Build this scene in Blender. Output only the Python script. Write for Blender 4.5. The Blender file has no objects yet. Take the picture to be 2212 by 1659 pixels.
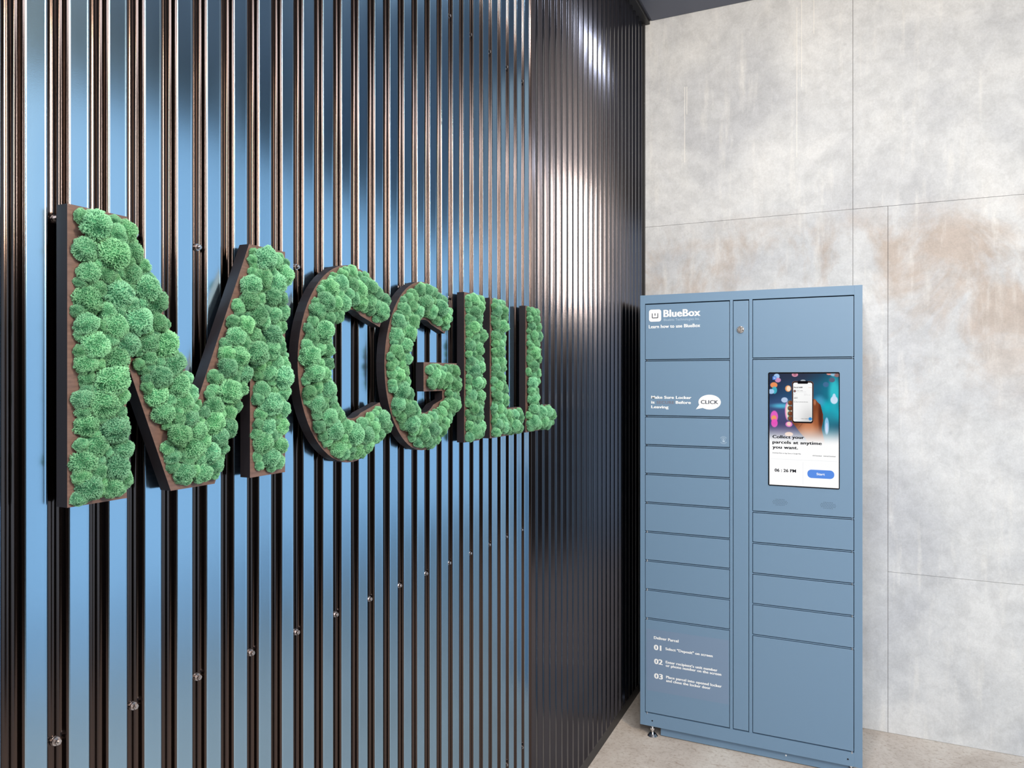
import bpy, bmesh, math, random
import numpy as np
from mathutils import Vector, Matrix, noise
R = math.radians
rnd = random.Random(7)
scn = bpy.context.scene
col = scn.collection

# ------------------------------------------------------------------ camera
cam_d = bpy.data.cameras.new('camera'); cam = bpy.data.objects.new('camera', cam_d); col.objects.link(cam)
cam.location = (0, 0, 1.6); cam.rotation_euler = (R(90), 0, R(24.86))
cam_d.sensor_width = 36; cam_d.lens = 36 * 1591 / 2212; cam_d.shift_y = -0.0052; cam_d.clip_start = 0.02
scn.camera = cam
scn.view_settings.view_transform = 'Standard'; scn.view_settings.look = 'None'
scn.view_settings.exposure = 0.0; scn.view_settings.gamma = 1.0
try: scn.view_settings.use_curve_mapping = False
except Exception: pass

# ------------------------------------------------------------------ world: plain bright overcast blue-white sky
w = bpy.data.worlds.new('sky'); scn.world = w; w.use_nodes = True
bg = w.node_tree.nodes['Background']; bg.inputs[0].default_value = (0.62, 0.82, 1.0, 1); bg.inputs[1].default_value = 1.4

def area(name, loc, size, target, energy, color=(1, 1, 1), spread=180):
    l = bpy.data.lights.new(name, 'AREA'); l.shape = 'RECTANGLE'; l.size, l.size_y = size
    l.energy = energy; l.color = color; l.spread = R(spread)
    o = bpy.data.objects.new(name, l); col.objects.link(o); o.location = loc
    d = (Vector(target) - Vector(loc)); o.rotation_euler = d.to_track_quat('-Z', 'Z').to_euler()
    return o
# cool white fill panels, added out of sight overhead to light the concrete wall
area('overhead_fill_light', (1.4, -0.4, 3.40), (1.4, 1.0), (1.4, -0.4, 0), 72, (0.96, 0.98, 1.0))
area('overhead_fill_light', (0.9, -1.6, 3.40), (1.6, 1.0), (0.9, -1.6, 0), 70, (0.96, 0.98, 1.0))
area('spot_light', (-0.30, 1.15, 3.38), (0.16, 0.16), (0.25, 3.7, 1.2), 24, (1.0, 0.96, 0.90))
area('downlight', (-0.10, 2.36, 3.43), (0.26, 0.26), (-0.10, 2.36, 0), 11, (0.88, 0.94, 1.0))
# unseen warm strips added high behind the camera to streak the flutes
for cx_ in (-0.45, 0.75, 1.95):
    area('streak_light', (cx_, -2.9, 2.85), (0.17, 1.05), (0.3, 3.7, 1.3), 34, (1.0, 0.93, 0.84))
# unseen warm lamp added opposite the ribbed wall for the glow on its ribs
area('warm_glow_light', (2.12, 0.55, 2.82), (1.0, 0.46), (-1, 0.50, 2.6), 135, (1.0, 0.82, 0.62))

# ------------------------------------------------------------------ materials
def mat(name, color, rough=0.5, metal=0.0, spec=0.5, emis=None, es=1.0):
    m = bpy.data.materials.new(name); m.use_nodes = True
    b = m.node_tree.nodes['Principled BSDF']
    b.inputs['Base Color'].default_value = (*color, 1); b.inputs['Roughness'].default_value = rough
    b.inputs['Metallic'].default_value = metal; b.inputs['Specular IOR Level'].default_value = spec
    if emis:
        b.inputs['Emission Color'].default_value = (*emis, 1); b.inputs['Emission Strength'].default_value = es
    return m
class N:
    def __init__(s, m): s.m = m; s.t = m.node_tree; s.b = s.t.nodes['Principled BSDF']
    def n(s, ty, **k):
        x = s.t.nodes.new(ty)
        for a, v in k.items():
            if a in x.inputs: x.inputs[a].default_value = v
            else: setattr(x, a, v)
        return x
    def l(s, a, b): s.t.links.new(a, b)
    def noise(s, vec, scale, detail=4, rough=0.55, dist=0.0):
        x = s.n('ShaderNodeTexNoise'); x.inputs['Scale'].default_value = scale; x.inputs['Detail'].default_value = detail
        x.inputs['Roughness'].default_value = rough; x.inputs['Distortion'].default_value = dist; s.l(vec, x.inputs['Vector']); return x.outputs[0]
    def ramp(s, fac, stops):
        r = s.n('ShaderNodeValToRGB'); e = r.color_ramp.elements
        while len(e) < len(stops): e.new(0.5)
        for i, (p, c) in enumerate(stops):
            e[i].position = p; e[i].color = (*c, 1) if len(c) == 3 else c
        s.l(fac, r.inputs[0]); return r.outputs[0]
    def mix(s, fac, a, b, mode='MIX'):
        x = s.n('ShaderNodeMix'); x.data_type = 'RGBA'; x.blend_type = mode
        for v, i in ((fac, 0), (a, 6), (b, 7)):
            if isinstance(v, (int, float)): x.inputs[i].default_value = v
            elif isinstance(v, tuple): x.inputs[i].default_value = (*v, 1)
            else: s.l(v, x.inputs[i])
        return x.outputs[2]
    def mapped(s, out, scale=(1, 1, 1), loc=(0, 0, 0)):
        x = s.n('ShaderNodeMapping'); x.inputs['Scale'].default_value = scale; x.inputs['Location'].default_value = loc
        s.l(out, x.inputs[0]); return x.outputs[0]
    def bump(s, h, strength, dist=0.002):
        x = s.n('ShaderNodeBump'); x.inputs['Strength'].default_value = strength; x.inputs['Distance'].default_value = dist
        s.l(h, x.inputs['Height']); s.l(x.outputs[0], s.b.inputs['Normal'])

def geo_pos(k): return k.n('ShaderNodeNewGeometry').outputs['Position']

def concrete_mat():
    m = mat('cast_concrete', (0.6, 0.6, 0.6), 0.75, spec=0.3); k = N(m); p = geo_pos(k)
    a = k.noise(p, 2.2, 6, 0.62, 0.4); c = k.ramp(a, [(0.34, (0.51, 0.53, 0.565)), (0.5, (0.60, 0.62, 0.645)), (0.66, (0.69, 0.705, 0.72))])
    # brown iron stains, in the band the photo shows them
    sep = k.n('ShaderNodeSeparateXYZ'); k.l(p, sep.inputs[0])
    st = k.noise(k.mapped(p, (1, 1, 0.7), (3.1, 0, 1.7)), 3.1, 5, 0.65, 0.6)
    stm = k.ramp(st, [(0.44, (0, 0, 0)), (0.60, (1, 1, 1))])
    zb = k.n('ShaderNodeMapRange'); zb.inputs['From Min'].default_value = 1.35; zb.inputs['From Max'].default_value = 1.85; k.l(sep.outputs[2], zb.inputs[0])
    zt = k.n('ShaderNodeMapRange'); zt.inputs['From Min'].default_value = 2.42; zt.inputs['From Max'].default_value = 2.25; k.l(sep.outputs[2], zt.inputs[0])
    mm = k.n('ShaderNodeMath', operation='MULTIPLY'); k.l(zb.outputs[0], mm.inputs[0]); k.l(zt.outputs[0], mm.inputs[1])
    m2 = k.n('ShaderNodeMath', operation='MULTIPLY'); k.l(mm.outputs[0], m2.inputs[0]); k.l(stm, m2.inputs[1])
    m3 = k.n('ShaderNodeMath', operation='MULTIPLY'); m3.inputs[1].default_value = 0.8; k.l(m2.outputs[0], m3.inputs[0])
    c = k.mix(m3.outputs[0], c, (0.47, 0.395, 0.345))
    # clouds of paler laitance and vertical streaks
    b = k.noise(k.mapped(p, (9, 9, 1.1)), 2.6, 5, 0.6); bs = k.ramp(b, [(0.56, (0, 0, 0)), (0.75, (0.5, 0.5, 0.5))])
    c = k.mix(bs, c, (0.78, 0.78, 0.765))
    d = k.noise(p, 14, 5, 0.7, 0.3); ds = k.ramp(d, [(0.35, (0.86, 0.86, 0.86)), (0.6, (1, 1, 1))])
    c = k.mix(1.0, c, ds, 'MULTIPLY')
    v = k.n('ShaderNodeTexVoronoi', feature='F1'); v.inputs['Scale'].default_value = 7.0; k.l(p, v.inputs['Vector'])
    pit = k.ramp(v.outputs[0], [(0.0, (0.86, 0.86, 0.87)), (0.085, (1, 1, 1))])
    c = k.mix(1.0, c, pit, 'MULTIPLY')
    f = k.noise(p, 160, 3, 0.6); fs = k.ramp(f, [(0.3, (0.93, 0.93, 0.93)), (0.7, (1.04, 1.04, 1.04))])
    c = k.mix(1.0, c, fs, 'MULTIPLY')
    k.l(c, k.b.inputs['Base Color'])
    h = k.noise(k.mapped(p, (3, 3, 1)), 9, 8, 0.7); k.bump(h, 0.28, 0.006)
    return m
def floor_mat():
    m = mat('worn_concrete_floor', (0.5, 0.46, 0.42), 0.6, spec=0.3); k = N(m); p = geo_pos(k)
    a = k.noise(p, 3.0, 7, 0.66, 0.5); c = k.ramp(a, [(0.32, (0.43, 0.37, 0.325)), (0.5, (0.56, 0.50, 0.45)), (0.68, (0.66, 0.62, 0.57))])
    f = k.noise(p, 60, 5, 0.75, 0.4); fs = k.ramp(f, [(0.33, (0.72, 0.68, 0.64)), (0.5, (1, 1, 1))]); c = k.mix(1.0, c, fs, 'MULTIPLY')
    g = k.noise(k.mapped(p, (1, 4, 1)), 14, 4, 0.6, 1.2); gs = k.ramp(g, [(0.30, (0.62, 0.52, 0.46)), (0.36, (1, 1, 1))]); c = k.mix(1.0, c, gs, 'MULTIPLY')
    k.l(c, k.b.inputs['Base Color']); k.bump(f, 0.25, 0.003)
    return m
def metal_paint(name, color, rough, metal=1.0):
    m = mat(name, color, rough, metal); k = N(m); tc = k.n('ShaderNodeTexCoord').outputs['Object']
    f = k.noise(tc, 900, 2, 0.5); k.bump(f, 0.04, 0.0004)
    g = k.noise(k.mapped(geo_pos(k), (2, 2, 0.5)), 3, 3); gr = k.ramp(g, [(0.3, (rough * .85,) * 3), (0.7, (rough * 1.15,) * 3)])
    k.l(gr, k.b.inputs['Roughness'])
    return m
def locker_mat():
    m = mat('powder_coated_steel', (0.145, 0.25, 0.385), 0.42, 0.0, 0.5); k = N(m); tc = k.n('ShaderNodeTexCoord').outputs['Object']
    f = k.noise(tc, 260, 3, 0.5); k.bump(f, 0.06, 0.0006); return m
def moss_mat(name, dark, light):
    m = mat(name, dark, 0.85, spec=0.15); k = N(m)
    oi = k.n('ShaderNodeObjectInfo').outputs['Random']; tc = k.n('ShaderNodeTexCoord').outputs['Object']
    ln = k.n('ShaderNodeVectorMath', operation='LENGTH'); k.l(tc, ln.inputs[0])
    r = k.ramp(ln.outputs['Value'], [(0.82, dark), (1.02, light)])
    hs = k.n('ShaderNodeHueSaturation'); k.l(r, hs.inputs['Color'])
    mr = k.n('ShaderNodeMapRange'); mr.inputs['To Min'].default_value = 0.72; mr.inputs['To Max'].default_value = 1.22; k.l(oi, mr.inputs[0]); k.l(mr.outputs[0], hs.inputs['Value'])
    mh = k.n('ShaderNodeMapRange'); mh.inputs['To Min'].default_value = 0.485; mh.inputs['To Max'].default_value = 0.512
    wn = k.n('ShaderNodeTexWhiteNoise', noise_dimensions='1D'); k.l(oi, wn.inputs['W']); k.l(wn.outputs[0], mh.inputs[0]); k.l(mh.outputs[0], hs.inputs['Hue'])
    k.l(hs.outputs[0], k.b.inputs['Base Color'])
    return m
def box_mat():
    m = mat('brown_sheet_metal', (0.105, 0.062, 0.052), 0.5, 0.0, 0.45); k = N(m); p = geo_pos(k)
    f = k.noise(k.mapped(p, (1, 1, 6)), 40, 4); c = k.ramp(f, [(0.3, (0.085, 0.05, 0.043)), (0.7, (0.14, 0.084, 0.07))]); k.l(c, k.b.inputs['Base Color']); return m

M = dict(
    concrete=concrete_mat(), floor=floor_mat(), ceiling=mat('slate_ceiling_paint', (0.11, 0.122, 0.165), 0.5),
    darkwall=mat('dark_wall_paint', (0.03, 0.028, 0.03), 0.7), joint=mat('joint_mortar', (0.30, 0.29, 0.29), 0.9),  # joints are mortar of one even grey
    blue=metal_paint('sky_tinted_coil_coat', (0.25, 0.395, 0.54), 0.18), bronze=metal_paint('bronze_coil_coat', (0.064, 0.050, 0.047), 0.15),  # strip blue holds part of the sky reflection in its colour
    bronze_b=metal_paint('dark_bronze_coil_coat', (0.066, 0.066, 0.080), 0.17), black=mat('black_flashing', (0.012, 0.012, 0.014), 0.45),
    limewash=mat('pale_lime', (0.80, 0.79, 0.76), 0.9), box=box_mat(), boxside=mat('shade_painted_return', (0.016, 0.014, 0.018), 0.5, 0.0, 0.25), moss=moss_mat('reindeer_moss', (0.04, 0.19, 0.095), (0.23, 0.52, 0.31)), mossd=moss_mat('reindeer_moss_core', (0.035, 0.15, 0.07), (0.07, 0.27, 0.14)),
    locker=locker_mat(), inner=mat('locker_interior', (0.012, 0.03, 0.055), 0.6), chrome=mat('chrome', (0.8, 0.8, 0.82), 0.12, 1.0),
    steel=mat('zinc_screw', (0.45, 0.42, 0.42), 0.25, 1.0), rubber=mat('black_rubber', (0.01, 0.01, 0.01), 0.7),
    white=mat('white_vinyl', (0.86, 0.89, 0.92), 0.5), navy=mat('navy_vinyl', (0.02, 0.035, 0.07), 0.5), grey=mat('faded_red_vinyl', (0.17, 0.17, 0.22), 0.5),
    pale=mat('pale_blue_vinyl', (0.38, 0.50, 0.64), 0.5), film=mat('clear_vinyl_film', (0.165, 0.25, 0.385), 0.3), bezel=mat('black_glass', (0.003, 0.003, 0.004), 0.15),
)
def emat(name, c, s=1.0):
    m = bpy.data.materials.new(name); m.use_nodes = True; t = m.node_tree; t.nodes.clear()
    e = t.nodes.new('ShaderNodeEmission'); e.inputs[0].default_value = (*c, 1); e.inputs[1].default_value = s
    o = t.nodes.new('ShaderNodeOutputMaterial'); t.links.new(e.outputs[0], o.inputs[0]); return m, t, e
M['s_white'] = emat('lit_screen_white', (1, 1, 1))[0]; M['s_black'] = emat('lit_screen_text', (0.006, 0.006, 0.01))[0]
M['s_blue'] = emat('lit_screen_button', (0.11, 0.28, 0.80))[0]; M['s_line'] = emat('lit_screen_divider', (0.74, 0.77, 0.8))[0]
M['s_grey'] = emat('lit_screen_grey_text', (0.33, 0.34, 0.36))[0]; M['s_orange'] = emat('lit_screen_orange_text', (0.8, 0.35, 0.12))[0]
mp, t, e = emat('lit_screen_picture', (1, 1, 1)); at = t.nodes.new('ShaderNodeAttribute'); at.attribute_name = 'pic'; t.links.new(at.outputs[0], e.inputs[0]); M['s_pic'] = mp

# ------------------------------------------------------------------ helpers
def obj(name, me, mats=None, parent=None, smooth=False, loc=None):
    if isinstance(me, bmesh.types.BMesh):
        bm = me; me = bpy.data.meshes.new(name); bm.to_mesh(me); bm.free()
    if mats:
        for m in (mats if isinstance(mats, (list, tuple)) else [mats]): me.materials.append(m)
    if smooth:
        for p in me.polygons: p.use_smooth = True
    o = bpy.data.objects.new(name, me); col.objects.link(o)
    if parent: o.parent = parent
    if loc: o.location = loc
    return o
def tag(o, label=None, cat=None, group=None, kind=None):
    for k, v in (('label', label), ('category', cat), ('group', group), ('kind', kind)):
        if v: o[k] = v
    return o
def empty(name, loc=(0, 0, 0)):
    o = bpy.data.objects.new(name, None); col.objects.link(o); o.location = loc; o.empty_display_size = 0.05; return o
def bx(bm, x0, x1, y0, y1, z0, z1, bev=0.0):
    r = bmesh.ops.create_cube(bm, size=1.0)
    for v in r['verts']:
        v.co = Vector(((x0 + x1) / 2 + v.co.x * (x1 - x0), (y0 + y1) / 2 + v.co.y * (y1 - y0), (z0 + z1) / 2 + v.co.z * (z1 - z0)))
    if bev:
        es = {e for v in r['verts'] for e in v.link_edges}
        bmesh.ops.bevel(bm, geom=list(es), offset=bev, segments=2, profile=0.5, affect='EDGES')
def box(name, x0, x1, y0, y1, z0, z1, m, parent=None, bev=0.0):
    bm = bmesh.new(); bx(bm, x0, x1, y0, y1, z0, z1, bev); return obj(name, bm, m, parent)
def cyl(bm, c, r, depth, axis, seg=16, r2=None):
    rot = Vector((0, 0, 1)).rotation_difference(Vector(axis)).to_matrix().to_4x4()
    bmesh.ops.create_cone(bm, cap_ends=True, segments=seg, radius1=r, radius2=r if r2 is None else r2, depth=depth, matrix=Matrix.Translation(c) @ rot)

# ------------------------------------------------------------------ the setting
XW, YW, ZC = -0.978, 3.735, 3.445
XE = 0.70                                    # end of the concrete wall, just out of frame
def slab_poly(name, pts, z0, z1, m):
    bm = bmesh.new(); f_ = bm.faces.new([bm.verts.new((x, y, z0)) for x, y in pts])
    for g in bmesh.ops.extrude_face_region(bm, geom=[f_])['geom']:
        if isinstance(g, bmesh.types.BMVert): g.co.z += z1 - z0
    bmesh.ops.recalc_face_normals(bm, faces=bm.faces[:]); return tag(obj(name, bm, m), kind='structure')
inner_ = [(-1.3, -3.2), (2.4, -3.2), (2.3, 0.5), (2.08, 1.24), (2.39, 2.87), (4.16, 6.7), (4.16, 8), (-1.3, 8)]
fl = slab_poly('floor', inner_, -0.1, 0, M['floor'])
slab_poly('ground', [(2.45, 0.3), (2.13, 1.24), (2.44, 2.87), (4.2, 6.68), (5.4, 6.1), (3.6, 2.4), (3.4, 0.3)], -0.12, -0.01, mat('pale_paving', (0.74, 0.77, 0.80), 0.8))
ce = slab_poly('ceiling', inner_, ZC, ZC + 0.12, M['ceiling'])
for i, y in enumerate((3.20, 2.55, 1.9)):    # sheets of the soffit
    box('ceiling_sheet', XW + 0.04, 2.2, y + 0.006, y + 0.644 if i else YW - 0.002, ZC - 0.008, ZC + 0.001, M['ceiling'], ce, 0.001)
wl = tag(box('wall_left', -1.12, XW - 0.024, -3.1, YW, 0, ZC, M['darkwall']), kind='structure')
wr = tag(box('wall_right', -1.12, XE, YW + 0.004, YW + 0.35, 0, ZC, M['joint']), kind='structure')
tag(box('wall_back', -1.12, 3.2, -3.15, -3.0, 0, ZC, M['darkwall']), kind='structure')
bm = bmesh.new(); bx(bm, 2.2, 2.4, -3.0, 0.55, 0, ZC); bx(bm, 2.2, 2.4, 0.55, 1.22, 2.5, ZC); tag(obj('wall_front', bm, M['darkwall']), kind='structure')
# slabs of the cast concrete wall, narrow joints between them
J = 0.0008
cols_ = [(XW, -0.002), (-0.002, 0.142), (0.142, XE)]
def slab(x0, x1, z0, z1, y=YW):
    box('concrete_slab', x0 + J, x1 - J, y, y + 0.05, z0 + J * 0.7, z1 - J * 0.7, M['concrete'], wr, 0.0012)
slab(XW, -0.002, 2.38, ZC); slab(-0.002, XE, 2.38, ZC, YW - 0.0008)
slab(XW, -0.002, 0.0, 2.38, YW - 0.001); slab(-0.002, 0.142, 0.0, 2.38)
slab(0.142, XE, 0.727, 2.38, YW - 0.0008); slab(0.142, XE, 0.0, 0.727)

# pale lime drips on the upper slab
for x_, z0_, z1_ in ((-.771, 2.69, 3.07), (-.760, 2.93, 3.07), (-.243, 2.65, 3.36), (-.222, 2.98, 3.42), (-.168, 3.22, 3.44)):
    box('lime_drip', x_ - .0011, x_ + .0011, YW - .0006, YW + .002, z0_, z1_, M['limewash'], wr)
# ribbed cladding of the left wall: flat strips and beaded flutes
def extrude_profile(pts, z0, z1, name):
    vs = []; fs = []
    for (dy, dx) in pts: vs.append((dx, dy, z0)); vs.append((dx, dy, z1))
    for i in range(len(pts) - 1): fs.append((2 * i, 2 * i + 2, 2 * i + 3, 2 * i + 1))
    me = bpy.data.meshes.new(name); me.from_pydata(vs, [], fs)
    return me
PA = 0.0597
SW = .0270
strip_pts = [(0, -.0048), (.0006, -.0043), (.0012, -.00405), (.0019, -.00390), (.0027, -.00378), (.0228, -.00072), (.0236, -.0006), (.0248, -.0002), (.0258, 0), (SW, -.0008)]
fw = PA - SW
fl_pts = [(s * fw + SW, d) for s, d in ((0, -.0008), (.04, -.0016), (.07, -.0035), (.10, -.0075), (.13, -.0115), (.18, -.0138), (.26, -.0146), (.38, -.0146), (.44, -.0136), (.5, -.0130), (.56, -.0136), (.62, -.0146), (.74, -.0146), (.82, -.0136), (.87, -.0115), (.90, -.0085), (.93, -.0060), (.97, -.0051), (1.0, -.0048))]
zb, zt = 0.035, ZC - 0.02
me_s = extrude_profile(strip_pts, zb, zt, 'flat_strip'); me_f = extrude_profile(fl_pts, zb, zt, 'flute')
# thickness so the pieces are solid sheets
def solid(me, t=0.0012):
    bm = bmesh.new(); bm.from_mesh(me); bmesh.ops.solidify(bm, geom=bm.faces[:], thickness=t); bmesh.ops.recalc_face_normals(bm, faces=bm.faces[:]); bm.to_mesh(me); bm.free()
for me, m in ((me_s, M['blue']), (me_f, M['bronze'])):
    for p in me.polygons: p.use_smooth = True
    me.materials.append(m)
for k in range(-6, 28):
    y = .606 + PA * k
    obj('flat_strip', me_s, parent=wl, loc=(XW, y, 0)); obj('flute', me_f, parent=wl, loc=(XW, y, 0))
y0b = .604 + PA * 28; PB = (YW - 0.02 - y0b) / 24
b_pts = [(0, -.0135), (.0140, -.0135), (.0150, -.0134), (.0158, -.0128), (.0162, -.0122), (.0168, -.0115), (.0245, -.0012), (.0250, -.0005), (.0256, -.0001), (.0264, .0001), (.0400, .0001), (.0410, -.0001), (.0418, -.0008), (.0510, -.0124), (.0518, -.0131), (.0530, -.0135), (PB, -.0135)]
me_b = extrude_profile(b_pts, zb + 0.03, zt, 'rib')
for p in me_b.polygons: p.use_smooth = True
me_b.materials.append(M['bronze_b'])
bm = bmesh.new()                               # moulded end of one rib, at its foot
vs = [bm.verts.new((dx, dy, zb + 0.03)) for dy, dx in b_pts[2:-2]]; vs2 = [bm.verts.new((-.0128, dy, zb + 0.012)) for dy, dx in b_pts[2:-2]]
for i in range(len(vs) - 1): bm.faces.new((vs2[i], vs2[i + 1], vs[i + 1], vs[i]))
me_cap = bpy.data.meshes.new('rib_foot'); bm.to_mesh(me_cap); bm.free(); me_cap.materials.append(M['bronze_b'])
for k in range(24):
    r_ = obj('rib', me_b, parent=wl, loc=(XW, y0b + PB * k, 0)); obj('rib_foot', me_cap, parent=r_)
# flashings
tag(box('trim_1', XW - .02, XW + 0.006, YW - 0.02, YW - 0.001, 0.0, ZC, M['black'], bev=0.001), kind='structure')
tag(box('baseboard_left', XW - .023, XW - 0.012, -3.0, YW - 0.02, 0.0, 0.068, M['black']), kind='structure')
tag(box('trim_2', XW - .02, XW + 0.030, -3.0, YW - 0.001, ZC - 0.024, ZC - 0.002, M['black'], bev=0.002), kind='structure')

# screws of the cladding (parts of the wall): washer, hex head, little tip
def screw_mesh():
    bm = bmesh.new(); cyl(bm, (0.0015, 0, 0), .0068, .003, (1, 0, 0), 16, .0060); cyl(bm, (0.0045, 0, 0), .0058, .003, (1, 0, 0), 16)
    cyl(bm, (0.0085, 0, 0), .0042, .0055, (1, 0, 0), 6); cyl(bm, (0.012, 0, 0), .0022, .002, (1, 0, 0), 8)
    me = bpy.data.meshes.new('screw'); bm.to_mesh(me); bm.free(); me.materials.append(M['steel']); return me
sm = screw_mesh()
for zz in (1.105, 1.818, 2.575, 0.392):
    for k in range(-2, 28, 2):
        y = .604 + PA * k + .0465
        obj('screw', sm, parent=wl, loc=(XW - .0145, y, zz))

# daylight side of the hall, opposite the ribbed wall (outside the frame)
wn = tag(empty('window_1', (0, 0, 0)), kind='structure')
wp = [(2.02, 1.24), (2.33, 2.87), (4.1, 6.7)]
bm = bmesh.new()
for (a, b) in zip(wp, wp[1:]):
    n = max(1, round(math.dist(a, b) / 1.9))
    for i in range(n + 1):
        x = a[0] + (b[0] - a[0]) * i / n; y = a[1] + (b[1] - a[1]) * i / n
        bx(bm, x - .02, x + .02, y - .02, y + .02, 0, ZC)
    L_ = math.dist(a, b); r = bmesh.ops.create_cube(bm, size=1.0); bmesh.ops.transform(bm, verts=r['verts'], matrix=Matrix.Translation(((a[0] + b[0]) / 2, (a[1] + b[1]) / 2, ZC - .17)) @ Matrix.Rotation(math.atan2(b[1] - a[1], b[0] - a[0]), 4, 'Z') @ Matrix.Diagonal((L_, .06, .34, 1)))
obj('window_frame', bm, M['black'], wn)

# ------------------------------------------------------------------ moss letters
def moss_mesh(seed, n=1250):
    rr = random.Random(seed); vs = []; fs = []; mi = []
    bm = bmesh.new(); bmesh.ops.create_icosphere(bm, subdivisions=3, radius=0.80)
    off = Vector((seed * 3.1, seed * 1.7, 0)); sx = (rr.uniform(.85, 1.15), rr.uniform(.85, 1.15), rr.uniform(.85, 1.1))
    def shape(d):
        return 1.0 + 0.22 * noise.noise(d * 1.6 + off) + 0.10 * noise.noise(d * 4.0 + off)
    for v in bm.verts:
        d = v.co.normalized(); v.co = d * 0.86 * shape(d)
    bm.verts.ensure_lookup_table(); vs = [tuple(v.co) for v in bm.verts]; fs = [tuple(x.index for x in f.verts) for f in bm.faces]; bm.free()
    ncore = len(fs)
    ga = math.pi * (3 - math.sqrt(5))
    def branch(a, b, r0, r1):
        a = Vector(a); b = Vector(b); d = (b - a).normalized(); u = d.orthogonal().normalized(); w_ = d.cross(u); i = len(vs)
        for c, r in ((a, r0), (b, r1)):
            for q in range(3):
                an = q * 2.0944; vs.append(tuple(c + (u * math.cos(an) + w_ * math.sin(an)) * r))
        for q in range(3):
            q2 = (q + 1) % 3; fs.append((i + q, i + q2, i + 3 + q2, i + 3 + q))
        fs.append((i + 3, i + 4, i + 5))
    for i in range(n):
        zc = 1 - 2 * (i + .5) / n; rad = math.sqrt(1 - zc * zc); an = ga * i
        d = Vector((rad * math.cos(an), rad * math.sin(an), zc)) + Vector([rr.gauss(0, .04) for _ in range(3)]); d.normalize()
        if d.x < -0.45: continue
        s = shape(d); root = d * .80 * s
        mid = (d + Vector([rr.gauss(0, .03) for _ in range(3)])).normalized() * s * rr.uniform(.88, .92)
        branch(root, mid, .024, .020)
        for _ in range(3):
            tip = (mid.normalized() + Vector([rr.gauss(0, .042) for _ in range(3)])).normalized() * s * rr.uniform(.985, 1.025)
            branch(mid, tip, .019, .012)
    me = bpy.data.meshes.new('moss_clump'); me.from_pydata(vs, [], fs)
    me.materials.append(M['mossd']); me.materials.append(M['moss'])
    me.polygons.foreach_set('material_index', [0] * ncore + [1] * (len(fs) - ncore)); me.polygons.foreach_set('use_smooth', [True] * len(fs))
    return me
mosses = [moss_mesh(s) for s in range(1, 11)]

def arc(cx, cz, rx, rz, a0, a1, n):
    return [(cx + rx * math.cos(R(a0 + (a1 - a0) * i / n)), cz + rz * math.sin(R(a0 + (a1 - a0) * i / n))) for i in range(n + 1)]
ZT, ZB, ZM = 1.832, 1.429, 1.6305
L = {}
L['M'] = [(.637, ZT), (.7255, ZT), (.8500, 1.5650), (.9605, ZT), (1.0490, ZT), (1.0490, ZB), (.9625, ZB), (.9625, 1.612), (.8850, ZB), (.8000, ZB), (.7235, 1.628), (.7255, ZB), (.637, ZB)]
L['C'] = arc(1.245, ZM, .1625, .2035, 55, 305, 44) + [(1.380, 1.487), (1.3455, 1.548)] + arc(1.245, ZM, .076, .113, 295, 65, 30) + [(1.3455, 1.713), (1.380, 1.774)]
L['G'] = arc(1.530, ZM, .166, .2035, 57, 300, 44) + [(1.668, 1.505), (1.692, 1.540), (1.692, 1.640), (1.528, 1.640), (1.528, 1.569), (1.617, 1.569), (1.617, 1.548)] + arc(1.530, ZM, .080, .113, 303, 66, 30) + [(1.630, 1.715), (1.664, 1.776)]
L['I'] = [(1.733, ZT), (1.825, ZT), (1.825, ZB), (1.733, ZB)]
L['L'] = [(1.886, ZT), (1.972, ZT), (1.972, 1.512), (2.098, 1.512), (2.098, ZB), (1.886, ZB)]
L['L2'] = [(x + .2525, z) for x, z in L['L']]
def inside(p, poly):
    c = False; x, y = p; j = len(poly) - 1
    for i in range(len(poly)):
        xi, yi = poly[i]; xj, yj = poly[j]
        if (yi > y) != (yj > y) and x < (xj - xi) * (y - yi) / (yj - yi) + xi: c = not c
        j = i
    return c
def edist(p, poly):
    best = 9; px, py = p
    for i in range(len(poly)):
        ax, ay = poly[i]; bx_, by = poly[(i + 1) % len(poly)]; dx, dy = bx_ - ax, by - ay; l2 = dx * dx + dy * dy or 1e-12
        t_ = max(0, min(1, ((px - ax) * dx + (py - ay) * dy) / l2)); best = min(best, math.hypot(px - ax - t_ * dx, py - ay - t_ * dy))
    return best
XB, XF = XW + .012, -.944           # back and front of the letter boxes
names = {'M': 'large moss-filled letter M in a brown metal box, first of the row', 'C': 'moss-filled letter C curving open to the right, between M and G',
         'G': 'moss-filled letter G with a short crossbar, right of the C', 'I': 'straight moss-filled letter I between the G and the first L',
         'L': 'first moss-filled letter L, close beside the letter I', 'L2': 'second moss-filled letter L, last of the row, nearest the lockers'}
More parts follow.
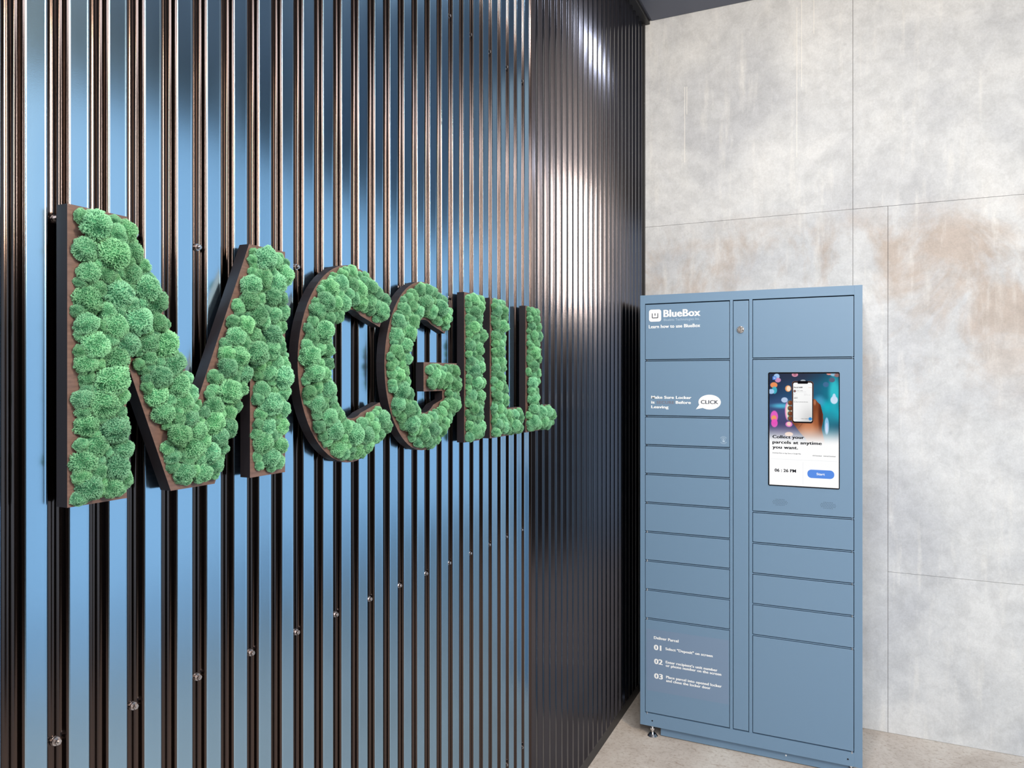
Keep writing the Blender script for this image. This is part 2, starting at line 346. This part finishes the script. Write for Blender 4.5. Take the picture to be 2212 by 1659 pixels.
for li, (key, poly) in enumerate(L.items()):
    us = [p[0] for p in poly]; base = ((XB + XF) / 2, (min(us) + max(us)) / 2, ZB)
    root = empty('moss_letter', base); tag(root, names[key], 'letter', 'moss letters on the ribbed wall')
    bm = bmesh.new()
    bk = [bm.verts.new((XB - base[0], x - base[1], z - base[2])) for x, z in poly]; fr = [bm.verts.new((XF - base[0], x - base[1], z - base[2])) for x, z in poly]
    bm.faces.new(bk); bm.faces.new(fr[::-1])
    for i in range(len(poly)):
        j = (i + 1) % len(poly); bm.faces.new((bk[j], bk[i], fr[i], fr[j]))
    bmesh.ops.recalc_face_normals(bm, faces=bm.faces[:]); bmesh.ops.triangulate(bm, faces=[f for f in bm.faces if len(f.verts) > 4])
    for f in bm.faces: f.material_index = 0 if abs(f.normal.x) > .7 else 1  # sides get the near-black material, their shade put into the colour
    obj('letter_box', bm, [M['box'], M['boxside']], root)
    # stand-off pegs between the box and the ribs
    cand = [(min(us) + .045, ZT - .05), (min(us) + .045, ZB + .045)] if key not in 'CG' else [(min(us) + .045, ZM), (min(us) + .16, ZB + .04)]
    for (x, z) in cand:
        bm = bmesh.new(); cyl(bm, (XB - .006 - base[0], x - base[1], z - base[2]), .005, .014, (1, 0, 0), 10); obj('standoff', bm, M['black'], root)
    # clumps of reindeer moss, dart-thrown from large to small
    placed = []; x0, x1 = min(us), max(us)
    for (rad, gap, tries, inset) in ((.0200, 1.22, 160 if key == 'M' else 90, .018), (.0165, 1.16, 1500, .0145), (.0130, 1.05, 2500, .0110), (.0100, .92, 3000, .0085)):
        for _ in range(tries):
            if len(placed) >= 290: break
            p = (rnd.uniform(x0, x1), rnd.uniform(ZB, ZT)); r0 = rad * rnd.uniform(.88, 1.1)
            if not inside(p, poly) or edist(p, poly) < inset + .0028: continue
            if any(math.hypot(p[0] - q[0], p[1] - q[1]) < (r0 + q[2]) * .62 * gap for q in placed): continue
            placed.append((p[0], p[1], r0))
    for (x, z, r0) in placed:
        if x > 0 and len(placed) > 1:
            o = obj('moss_clump', mosses[rnd.randrange(len(mosses))], parent=root)
            lift = rnd.uniform(.15, .75) * r0 + (.004 if edist((x, z), poly) > .025 else 0)
            o.location = (XF - base[0] + lift, x - base[1] + rnd.uniform(-.001, .003), z - base[2])
            o.rotation_euler = (rnd.uniform(0, 6.28), rnd.uniform(-.3, .3), rnd.uniform(-.3, .3))
            s = r0 * 1.02; o.scale = (s * rnd.uniform(.9, 1.1), s * rnd.uniform(.9, 1.15), s * rnd.uniform(.9, 1.1))

# ------------------------------------------------------------------ parcel lockers
YF, LX0, LX1, LZ0, LZ1, LYB = 3.25, -.870, .0335, .046, 1.974, 3.70
lk = empty('parcel_locker', ((LX0 + LX1) / 2, (YF + LYB) / 2, 0)); tag(lk, 'tall blue-grey steel parcel locker with lit touch screen by concrete wall', 'parcel locker')
lo = lk.location.copy()
def lobj(name, bm, m, parent=None, smooth=False):
    """mesh given in room coordinates; stored relative to the locker"""
    bmesh.ops.translate(bm, verts=bm.verts[:], vec=-lo); bmesh.ops.recalc_face_normals(bm, faces=bm.faces[:])
    return obj(name, bm, m, parent or lk, smooth)
CLx0, CLx1, MSx0, MSx1, CRx0, CRx1 = -.8484, -.479, -.4668, -.400, -.387, .0035
DT, DB = 1.936, .102
lz = [DT, 1.682, 1.432, 1.302, 1.173, 1.044, .914, .785, .655, .525, DB]
rz = [DT, 1.684, 1.038, .907, .777, .648, .5175, DB]
bm = bmesh.new()                                       # carcass: side, top, bottom, dividers, back
bx(bm, LX0, CLx0, YF, LYB, LZ0, LZ1, .0006); bx(bm, CRx1, LX1, YF, LYB, LZ0, LZ1, .0006)
bx(bm, CLx0 - .0001, CRx1 + .0001, YF, LYB, DT, LZ1 - .0002); bx(bm, CLx0 - .0001, CRx1 + .0001, YF, LYB, LZ0 + .0002, DB)
bx(bm, CLx1, MSx0, YF, LYB, DB, DT, .0008); bx(bm, MSx1, CRx0, YF, LYB, DB, DT, .0008)
g_ = .0062
for z in lz[1:-1]: bx(bm, CLx0, CLx1, YF + .0015, LYB, z - .0016, z + .0016)
for z in rz[1:-1]: bx(bm, CRx0, CRx1, YF + .0015, LYB, z - .0016, z + .0016)
lobj('carcass', bm, M['locker'])
bm = bmesh.new(); bx(bm, CLx0, CRx1, YF + .035, YF + .04, DB, DT); lobj('inner_back', bm, M['inner'])
bm = bmesh.new(); bx(bm, LX0 + .088, LX1 - .04, YF + .022, LYB - .02, .004, LZ0 + .002); pl = lobj('plinth', bm, M['locker'])
bm = bmesh.new(); cyl(bm, (-.2548, YF + .0216, .027), .0035, .001, (0, 1, 0), 12); lobj('plinth_hole', bm, M['white'], pl)
def door(x0, x1, z0, z1, name='door', hinge=None):
    bm = bmesh.new(); gx, gz = .0022, .0046
    bx(bm, x0 + gx, x1 - gx, YF + .0006, YF + .020, z0 + gz, z1 - gz, .0013)
    d = lobj(name, bm, M['locker'])
    if hinge:
        for zz in (z0 + .0002, ):
            bm = bmesh.new(); cyl(bm, (hinge, YF + .0012, zz), .0022, gz * 2.1, (0, 0, 1), 8); lobj('hinge_pin', bm, M['chrome'], d)
    return d
ldoors = [door(CLx0, CLx1, lz[i + 1], lz[i], hinge=CLx0 + .010) for i in range(len(lz) - 1)]
rdoors = [door(CRx0, CRx1, rz[i + 1], rz[i], hinge=CRx1 - .008) for i in range(len(rz) - 1)]
rdoors[1].name = 'screen_panel'; rdoors[1]['label'] = 'panel holding the lit touch screen'
ms = door(MSx0, MSx1, DB, DT, 'service_door')
# cam lock on the service door
lp = Vector((-.4343, YF, 1.8086))
bm = bmesh.new(); cyl(bm, lp + Vector((0, -.0015, 0)), .0150, .004, (0, 1, 0), 28); cyl(bm, lp + Vector((0, -.005, 0)), .0128, .005, (0, -1, 0), 28, .0112); lk_ = lobj('cam_lock', bm, M['chrome'], ms, True)
for p in lk_.data.polygons: p.use_smooth = False
bm = bmesh.new(); cyl(bm, lp + Vector((0, -.008, 0)), .0072, .0035, (0, 1, 0), 20); lobj('lock_plug', bm, M['steel'], ms); bm = bmesh.new(); bx(bm, lp.x - .0012, lp.x + .0012, YF - .0102, YF - .0096, lp.z - .005, lp.z + .005); lobj('keyhole', bm, M['bezel'], ms)
# feet
for (fx, fy) in ((-.8170, YF + .014), (-.008, YF + .014), (-.8108, LYB - .05), (-.024, LYB - .05)):
    bm = bmesh.new(); cyl(bm, (fx, fy, .005), .023, .010, (0, 0, 1), 24, .015); cyl(bm, (fx, fy, .028), .005, .04, (0, 0, 1), 12); cyl(bm, (fx, fy, .030), .010, .009, (0, 0, 1), 6)
    lobj('levelling_foot', bm, M['chrome'])
for hx, hz in ((-.815, .0712), (-.0196, .0723)):
    bm = bmesh.new(); cyl(bm, (hx, YF - .0001, hz), .0034, .0008, (0, 1, 0), 12); lobj('screw_hole', bm, M['bezel'])

# ---- lettering
def text_mesh(body, bold=0.018, spacing=1.0):
    c = bpy.data.curves.new('t', 'FONT'); c.body = body; c.size = 1.0; c.offset = bold; c.space_character = spacing; c.resolution_u = 3; c.fill_mode = 'BOTH'
    o = bpy.data.objects.new('t', c); col.objects.link(o); bpy.context.view_layer.update()
    me = bpy.data.meshes.new_from_object(o.evaluated_get(bpy.context.evaluated_depsgraph_get())); bpy.data.objects.remove(o); bpy.data.curves.remove(c)
    return me
H = text_mesh('H', 0.0); CAPH = max(v.co.y for v in H.vertices) - min(v.co.y for v in H.vertices)
def text(name, body, x, z, width, cap, m, parent, y, bold=0.018, th=0, spacing=1.04):
    me = text_mesh(body, min(bold, .010), spacing); xs = [v.co.x for v in me.vertices]; a, b = min(xs), max(xs); sx = width / (b - a); sz = cap / CAPH
    bm = bmesh.new()
    for ox in ((-bold, 0, bold) if bold > .01 else (0,)):
        bm.from_mesh(me); bm.verts.ensure_lookup_table()
        for v in bm.verts[-len(me.vertices):]: v.co = Vector((x + (v.co.x + ox - a) * sx, y - (.00010 if ox > 0 else .00005 if ox < 0 else 0), z + v.co.y * sz))
    bpy.data.meshes.remove(me)
    if th:
        r = bmesh.ops.extrude_face_region(bm, geom=bm.faces[:]); 
        for g in r['geom']:
            if isinstance(g, bmesh.types.BMVert): g.co.y -= th
    return lobj(name, bm, m, parent)
YT = YF + .0005
d0, d1, dL = ldoors[0], ldoors[1], ldoors[-1]
T = text
T('large_lettering', 'BlueBox', -0.7635, 1.8740, 0.1593, 0.0306, M['white'], d0, YT, .032)
T('fine_lettering', 'Bluebits Technologies Inc.', -0.7635, 1.8560, 0.1578, 0.0106, M['pale'], d0, YT, .0)
T('line_lettering', 'Learn how to use BlueBox', -0.8305, 1.8254, 0.2263, 0.0143, M['white'], d0, YT, .02)
T('line_lettering', 'Make Sure Locker', -0.8193, 1.5111, 0.1767, 0.0123, M['white'], d1, YT, .03)
T('line_lettering', 'is', -0.8193, 1.4890, 0.0141, 0.0123, M['white'], d1, YT, .03)
T('faded_lettering', 'SECURE', -0.7954, 1.4887, 0.0776, 0.0123, M['grey'], d1, YT, .03, spacing=1.12)
T('line_lettering', 'Before', -0.7098, 1.4896, 0.0650, 0.0122, M['white'], d1, YT, .03)
T('line_lettering', 'Leaving', -0.8193, 1.4682, 0.0768, 0.0123, M['white'], d1, YT, .03)
for body, x, z, wd, cp in (('Deliver Parcel', -0.8073, 0.4385, 0.1090, 0.0119), ('01', -0.8065, 0.3902, 0.0312, 0.0223), ('Select "Deposit" on screen', -0.7554, 0.3969, 0.2040, 0.0111),
    ('02', -0.8053, 0.3280, 0.0360, 0.0223), ("Enter recipient's unit number", -0.7542, 0.3382, 0.2231, 0.0111), ('or phone number on the screen', -0.7542, 0.3232, 0.2391, 0.0111),
    ('03', -0.8053, 0.2632, 0.0368, 0.0223), ('Place parcel into opened locker', -0.7526, 0.2722, 0.2394, 0.0111), ('and close the locker door', -0.7526, 0.2564, 0.1926, 0.0111)):
    T('number_lettering' if body[0] == '0' else 'line_lettering', body, x, z, wd, cp, M['white'], dL, YF + .0002, .035)
# clear film carrying the instructions
bm = bmesh.new(); bx(bm, -.842, -.4835, YF + .0002, YF + .0010, .205, .480); lobj('clear_film', bm, M['film'], dL)

def plate(pts, y, th=.0004):
    bm = bmesh.new(); f = bm.faces.new([bm.verts.new((x, y, z)) for x, z in pts]); r = bmesh.ops.extrude_face_region(bm, geom=[f])
    for g in r['geom']:
        if isinstance(g, bmesh.types.BMVert): g.co.y -= th
    return bm
def rrect(x0, x1, z0, z1, r, n=6):
    p = []
    for cx, cz, a in ((x1 - r, z1 - r, 0), (x0 + r, z1 - r, 90), (x0 + r, z0 + r, 180), (x1 - r, z0 + r, 270)):
        p += [(cx + r * math.cos(R(a + 90 * i / n)), cz + r * math.sin(R(a + 90 * i / n))) for i in range(n + 1)]
    return p
# logo: white rounded square with a dark square-U and a small stem inside
lg = lobj('logo_square', plate(rrect(-.8298, -.7749, 1.8546, 1.9083, .0105), YT), M['white'], d0)
bm = bmesh.new(); yl = YF - .0006
for a in ((-.8168, -.8134, 1.8735, 1.8915), (-.7913, -.7879, 1.8735, 1.8915), (-.8150, -.7897, 1.8695, 1.8728), (-.8165, -.8140, 1.8712, 1.8740), (-.7907, -.7882, 1.8712, 1.8740), (-.8042, -.8005, 1.8810, 1.8915)):
    bx(bm, a[0], a[1], yl, yl + .0004, a[2], a[3])
lobj('logo_mark', bm, M['navy'], d0)
# speech bubble
cx, cz = -.564, 1.4985; pts = []
for i in range(48):
    a = 2 * math.pi * i / 48; pts.append((cx + .0474 * math.cos(a), cz + .0320 * math.sin(a)))
i0 = 30; pts = pts[:28] + [(-.6229, 1.4665)] + pts[31:]
lobj('speech_bubble', plate(pts, YT), M['white'], d1)
T('bubble_lettering', 'CLICK', -0.6011, 1.4908, 0.0738, 0.0158, M['navy'], d1, YF + .0001, .02)
# round touch emblem on the third door
def ringseg(bm, c, r0, r1, a0, a1, y, n=14):
    q = [[bm.verts.new((c[0] + r * math.cos(R(a0 + (a1 - a0) * i / n)), y, c[1] + r * math.sin(R(a0 + (a1 - a0) * i / n)))) for i in range(n + 1)] for r in (r0, r1)]
    for i in range(n): bm.faces.new((q[0][i], q[0][i + 1], q[1][i + 1], q[1][i]))
bm = bmesh.new(); c = (-.5053, 1.3361)
for r0, r1 in ((.0148, .0160), (.0120, .0127)):
    ringseg(bm, c, r0, r1, 35, 150, YF + .0003); ringseg(bm, c, r0, r1, 215, 330, YF + .0003)
ringseg(bm, (c[0], c[1] + .002), .0062, .0074, -60, 240, YF + .0003); bx(bm, c[0] - .0018, c[0] + .0012, YF + .0002, YF + .0005, c[1] - .003, c[1] + .006); bx(bm, c[0] - .004, c[0] + .005, YF + .0002, YF + .0005, c[1] - .0085, c[1] - .002, .0001)
lobj('touch_emblem', bm, M['pale'], ldoors[2])
# speaker perforations
for gx, gz in ((-.2765, 1.0856), (-.0923, 1.0855)):
    bm = bmesh.new()
    for j in range(5):
        n = (6, 9, 10, 9, 6)[j]
        for i in range(n):
            c_ = (gx + (i - (n - 1) / 2) * .0062, YF + .0004, gz + (2 - j) * .0060); cyl(bm, c_, .00125, .0005, (0, 1, 0), 6)
    sg = lobj('speaker_grille', bm, M['inner'], rdoors[1]); sg['kind'] = 'stuff'

# ---- touch screen
SX0, SX1, SZ0, SZ1 = -.323, -.0493, 1.1535, 1.6265
sp = rdoors[1]
bm = plate(rrect(SX0, SX1, SZ0, SZ1, .006), YF + .001, .0030); scr = lobj('touch_screen', bm, M['bezel'])
ix0, ix1, iz0, iz1 = SX0 + .0048, SX1 - .0036, SZ0 + .0042, SZ1 - .0058; IW, IH = ix1 - ix0, iz1 - iz0
ys = YF - .0022
def S(s, t_): return ix0 + s * IW, iz1 - t_ * IH
def splate(name, s0, s1, t0, t1, m, lift=0, rr=None):
    x0, z1_ = S(s0, t0); x1, z0_ = S(s1, t1)
    return lobj(name, plate(rrect(x0, x1, z0_, z1_, rr or .0003, 5 if rr else 1), ys - lift, .0001), m, scr)
splate('display', 0, 1, 0, 1, M['s_white'])
# the advert on the display: drawn as a fine colour grid
GW, GH, TP = 168, 200, 0.640
gs, gt = np.meshgrid((np.arange(GW) + .5) / GW, (np.arange(GH) + .5) / GH * TP)
px = gs * 830; py = gt * 1350                      # in the units used for the shapes below
def sm_(e0, e1, x): t_ = np.clip((x - e0) / (e1 - e0), 0, 1); return t_ * t_ * (3 - 2 * t_)
img = np.zeros((GH, GW, 3)); img[:] = (40, 62, 92)
def over(mask, c_, a=1.0):
    global img
    k_ = (mask * a)[..., None]; img = img * (1 - k_) + np.array(c_, float) * k_
def ell(cx, cy, rx, ry, soft=.15): d_ = np.sqrt(((px - cx) / rx) ** 2 + ((py - cy) / ry) ** 2); return 1 - sm_(1 - soft, 1 + soft, d_)
for a in ((100, 120, 260, 200, .8, (40, 50, 78), .8), (400, 40, 300, 120, .8, (52, 56, 74), .8), (300, 260, 200, 150, .8, (44, 84, 120), .7), (620, 220, 170, 170, .8, (34, 104, 134), .8),
          (150, 420, 260, 120, .8, (50, 96, 140), .8), (760, 260, 120, 260, .8, (30, 130, 150), .7), (760, 480, 200, 90, .8, (34, 200, 220), .9), (700, 640, 160, 220, .8, (46, 120, 140), .8), (160, 600, 220, 220, .8, (90, 74, 120), .7),
          (780, 220, 60, 170, .6, (60, 210, 220), .8), (690, 380, 60, 60, .8, (30, 190, 205), .7), (600, 330, 60, 60, .7, (90, 190, 230), .6), (150, 390, 110, 26, .8, (90, 200, 230), .8)): over(ell(*a[:5]), a[5], a[6])
for a in ((90, 33, 36, 34, (170, 205, 245)), (105, 78, 36, 28, (214, 150, 190)), (55, 138, 44, 34, (246, 152, 96)), (62, 200, 32, 44, (70, 180, 200)), (22, 216, 38, 30, (170, 205, 240)), (312, 12, 38, 26, (226, 150, 176)), (312, 12, 20, 14, (170, 110, 130)),
          (230, 180, 36, 38, (250, 170, 110)), (236, 180, 24, 30, (250, 230, 205)), (186, 318, 40, 32, (190, 210, 240)), (752, 75, 34, 28, (96, 98, 122)), (680, 130, 34, 30, (70, 110, 150)), (722, 4, 34, 14, (230, 150, 140)), (768, 12, 34, 20, (150, 190, 215)), (808, 20, 30, 22, (150, 110, 110)),
          (776, 312, 42, 46, (214, 228, 248)), (776, 276, 20, 40, (200, 224, 248)), (60, 520, 46, 70, (236, 100, 196)), (56, 540, 32, 34, (240, 160, 100)), (62, 600, 40, 50, (236, 90, 190)), (240, 610, 42, 32, (238, 130, 200)), (240, 605, 26, 24, (246, 210, 190)),
          (225, 450, 34, 110, (236, 150, 200)), (240, 450, 36, 100, (244, 226, 204)), (690, 620, 26, 100, (150, 200, 235)), (690, 640, 14, 60, (205, 215, 245)), (240, 730, 50, 26, (246, 200, 170)), (410, 85, 30, 12, (190, 200, 210))):
    over(ell(*a[:4], .12), a[4], .95)
def pmask(poly):
    poly = [(x - 122, y - 148) for x, y in poly]; m_ = np.zeros(px.shape, bool); j = len(poly) - 1
    for i in range(len(poly)):
        xi, yi = poly[i]; xj, yj = poly[j]
        if yi != yj: m_ ^= ((yi > py) != (yj > py)) & (px < (xj - xi) * (py - yi) / (yj - yi) + xi)
        j = i
    return m_.astype(float)
for cy_ in (500, 565, 630, 688): over(ell(374 - 122, cy_ - 148, 30, 32, .1), (70, 160, 160)); over(ell(378 - 122, cy_ - 148, 27, 29, .2), (112, 62, 42)); over(ell(368 - 122, cy_ - 156, 12, 12, .8), (150, 90, 62))
hand = pmask([(648, 500), (656, 455), (674, 448), (704, 485), (740, 520), (768, 630), (772, 700), (752, 800), (764, 860), (800, 1010), (600, 1010), (560, 920), (500, 860), (440, 780), (400, 735), (392, 690), (640, 700)])
over(hand, (128, 70, 44)); over(hand * ell(600 - 122, 800 - 148, 110, 90, .7), (206, 134, 94), .9); over(hand * ell(690 - 122, 700 - 148, 26, 90, .8), (168, 98, 62), .7); over(hand * ell(672 - 122, 490 - 148, 14, 34, .5), (190, 124, 90), .8)
over(hand * ell(740 - 122, 640 - 148, 24, 160, .7), (74, 36, 28), .8)
over(hand * (1 - sm_(2, 7, abs((px - (520 - 122)) - (py - (750 - 148)) * -0.8))) * ell(500 - 122, 770 - 148, 60, 50), (120, 66, 46), .6)
fade = sm_(590, 850, py); over(fade, (255, 255, 255))
def rr_mask(x0, x1, y0, y1, r):
    x0 -= 122; x1 -= 122; y0 -= 148; y1 -= 148; qx = np.abs(px - (x0 + x1) / 2) - (x1 - x0) / 2 + r; qy = np.abs(py - (y0 + y1) / 2) - (y1 - y0) / 2 + r
    d_ = np.hypot(np.maximum(qx, 0), np.maximum(qy, 0)) - r; return 1 - sm_(-2, 2, d_)
over(rr_mask(398, 656, 240, 744, 34), (150, 96, 76)); over(rr_mask(402, 652, 244, 740, 32), (18, 16, 20))
ph = rr_mask(412, 642, 256, 724, 24); shade = 250 - 40 * np.exp(-(((px - 490) / 120) ** 2 + ((py - 560) / 170) ** 2)); img = img * (1 - ph[..., None]) + shade[..., None] * ph[..., None]
over(rr_mask(466, 590, 236, 270, 10), (18, 16, 20))
over(ell(618 - 122, 688 - 148, 21, 19, .1), (62, 140, 206)); over(ell(432 - 122, 358 - 148, 15, 14, .1), (26, 58, 92)); over(ell(433 - 122, 358 - 148, 7, 7, .2), (240, 140, 80))
over(rr_mask(160, 208, 180, 222, 8), (92, 140, 226)); 
over(rr_mask(175, 180, 190, 208, 1), (240, 245, 255)); over(rr_mask(191, 196, 190, 208, 1), (240, 245, 255)); over(rr_mask(175, 196, 205, 209, 1), (240, 245, 255)); over(rr_mask(184, 187, 190, 200, 1), (240, 245, 255))
lin = np.where(img / 255 <= .04045, img / 255 / 12.92, ((img / 255 + .055) / 1.055) ** 2.4)
xs_ = ix0 + np.arange(GW + 1) / GW * IW; zs_ = iz1 - np.arange(GH + 1) / GH * TP * IH
vv = np.array([(x - lo.x, ys - .00025 - lo.y, z - lo.z) for z in zs_ for x in xs_]); idx = np.arange((GW + 1) * (GH + 1)).reshape(GH + 1, GW + 1)
ff = np.stack([idx[1:, :-1], idx[1:, 1:], idx[:-1, 1:], idx[:-1, :-1]], -1).reshape(-1, 4)
me = bpy.data.meshes.new('advert_picture'); me.from_pydata(vv.tolist(), [], ff.tolist())
ca = me.attributes.new('pic', 'FLOAT_COLOR', 'FACE'); ca.data.foreach_set('color', np.concatenate([lin.reshape(-1, 3), np.ones((GW * GH, 1))], 1).astype('f').ravel())
obj('advert_picture', me, M['s_pic'], scr)
def st(name, body, s, t_, wd, cap, m='s_black', bold=.03):
    x, z = S(s, t_); T(name, body, x, z, wd * IW, cap * IH, M[m], scr, ys - .0004, bold, 0)
st('headline', 'Collect your', .048, .580, .460, .0270); st('headline', 'parcels at anytime', .048, .6275, .712, .0270); st('headline', 'you want.', .048, .673, .372, .0270)
st('small_print', 'Download Now on App Store or Google Play', .047, .717, .415, .0085, bold=.015)
st('small_print', 'iOS Download', .632, .728, .128, .0085, bold=.02); st('small_print', 'Android Download', .785, .728, .168, .0085, bold=.02)
st('clock', '06 : 26 PM', .080, .881, .310, .0270)
splate('start_button', .556, .937, .848, .922, M['s_blue'], .0002, .0155)
st('button_lettering', 'Start', .688, .894, .115, .0200, 's_white', .02)
splate('divider', .01, .985, .7665, .7680, M['s_line'], .0003); splate('divider', .4925, .4950, .785, .985, M['s_line'], .0003)
def pp(x, y): return (x - 122) / 830, (y - 148) / 1350
for body, x, y, wd, cap, m, b in (('Parcel 6680', 421, 321, 105, 16, 's_black', .03), ('Active', 596, 318, 40, 7, 's_orange', .01), ('Unit 1204', 458, 356, 70, 6, 's_black', .02), ('Delivered by courier service', 458, 369, 112, 5, 's_grey', .01),
        ('Locker', 420, 390, 44, 5, 's_grey', .0), ('16', 420, 404, 12, 5, 's_black', .01), ('Time', 543, 392, 36, 5, 's_grey', 0), ('06:26 PM today', 543, 406, 76, 6, 's_grey', 0), ('Passcode', 421, 427, 44, 5, 's_grey', .01), ('68097', 421, 445, 48, 9, 's_black', .03),
        ('Address', 421, 472, 28, 5, 's_grey', .01), ('Blue Bay Convenient Services', 421, 492, 170, 8, 's_black', .02), ('Collect Package', 506, 690, 84, 7, 's_black', .02), ('Cancel', 421, 686, 38, 5, 's_grey', 0)):
    s_, t__ = pp(x, y); st('phone_text', body, s_, t__, wd / 830, cap / 1350, m, b)
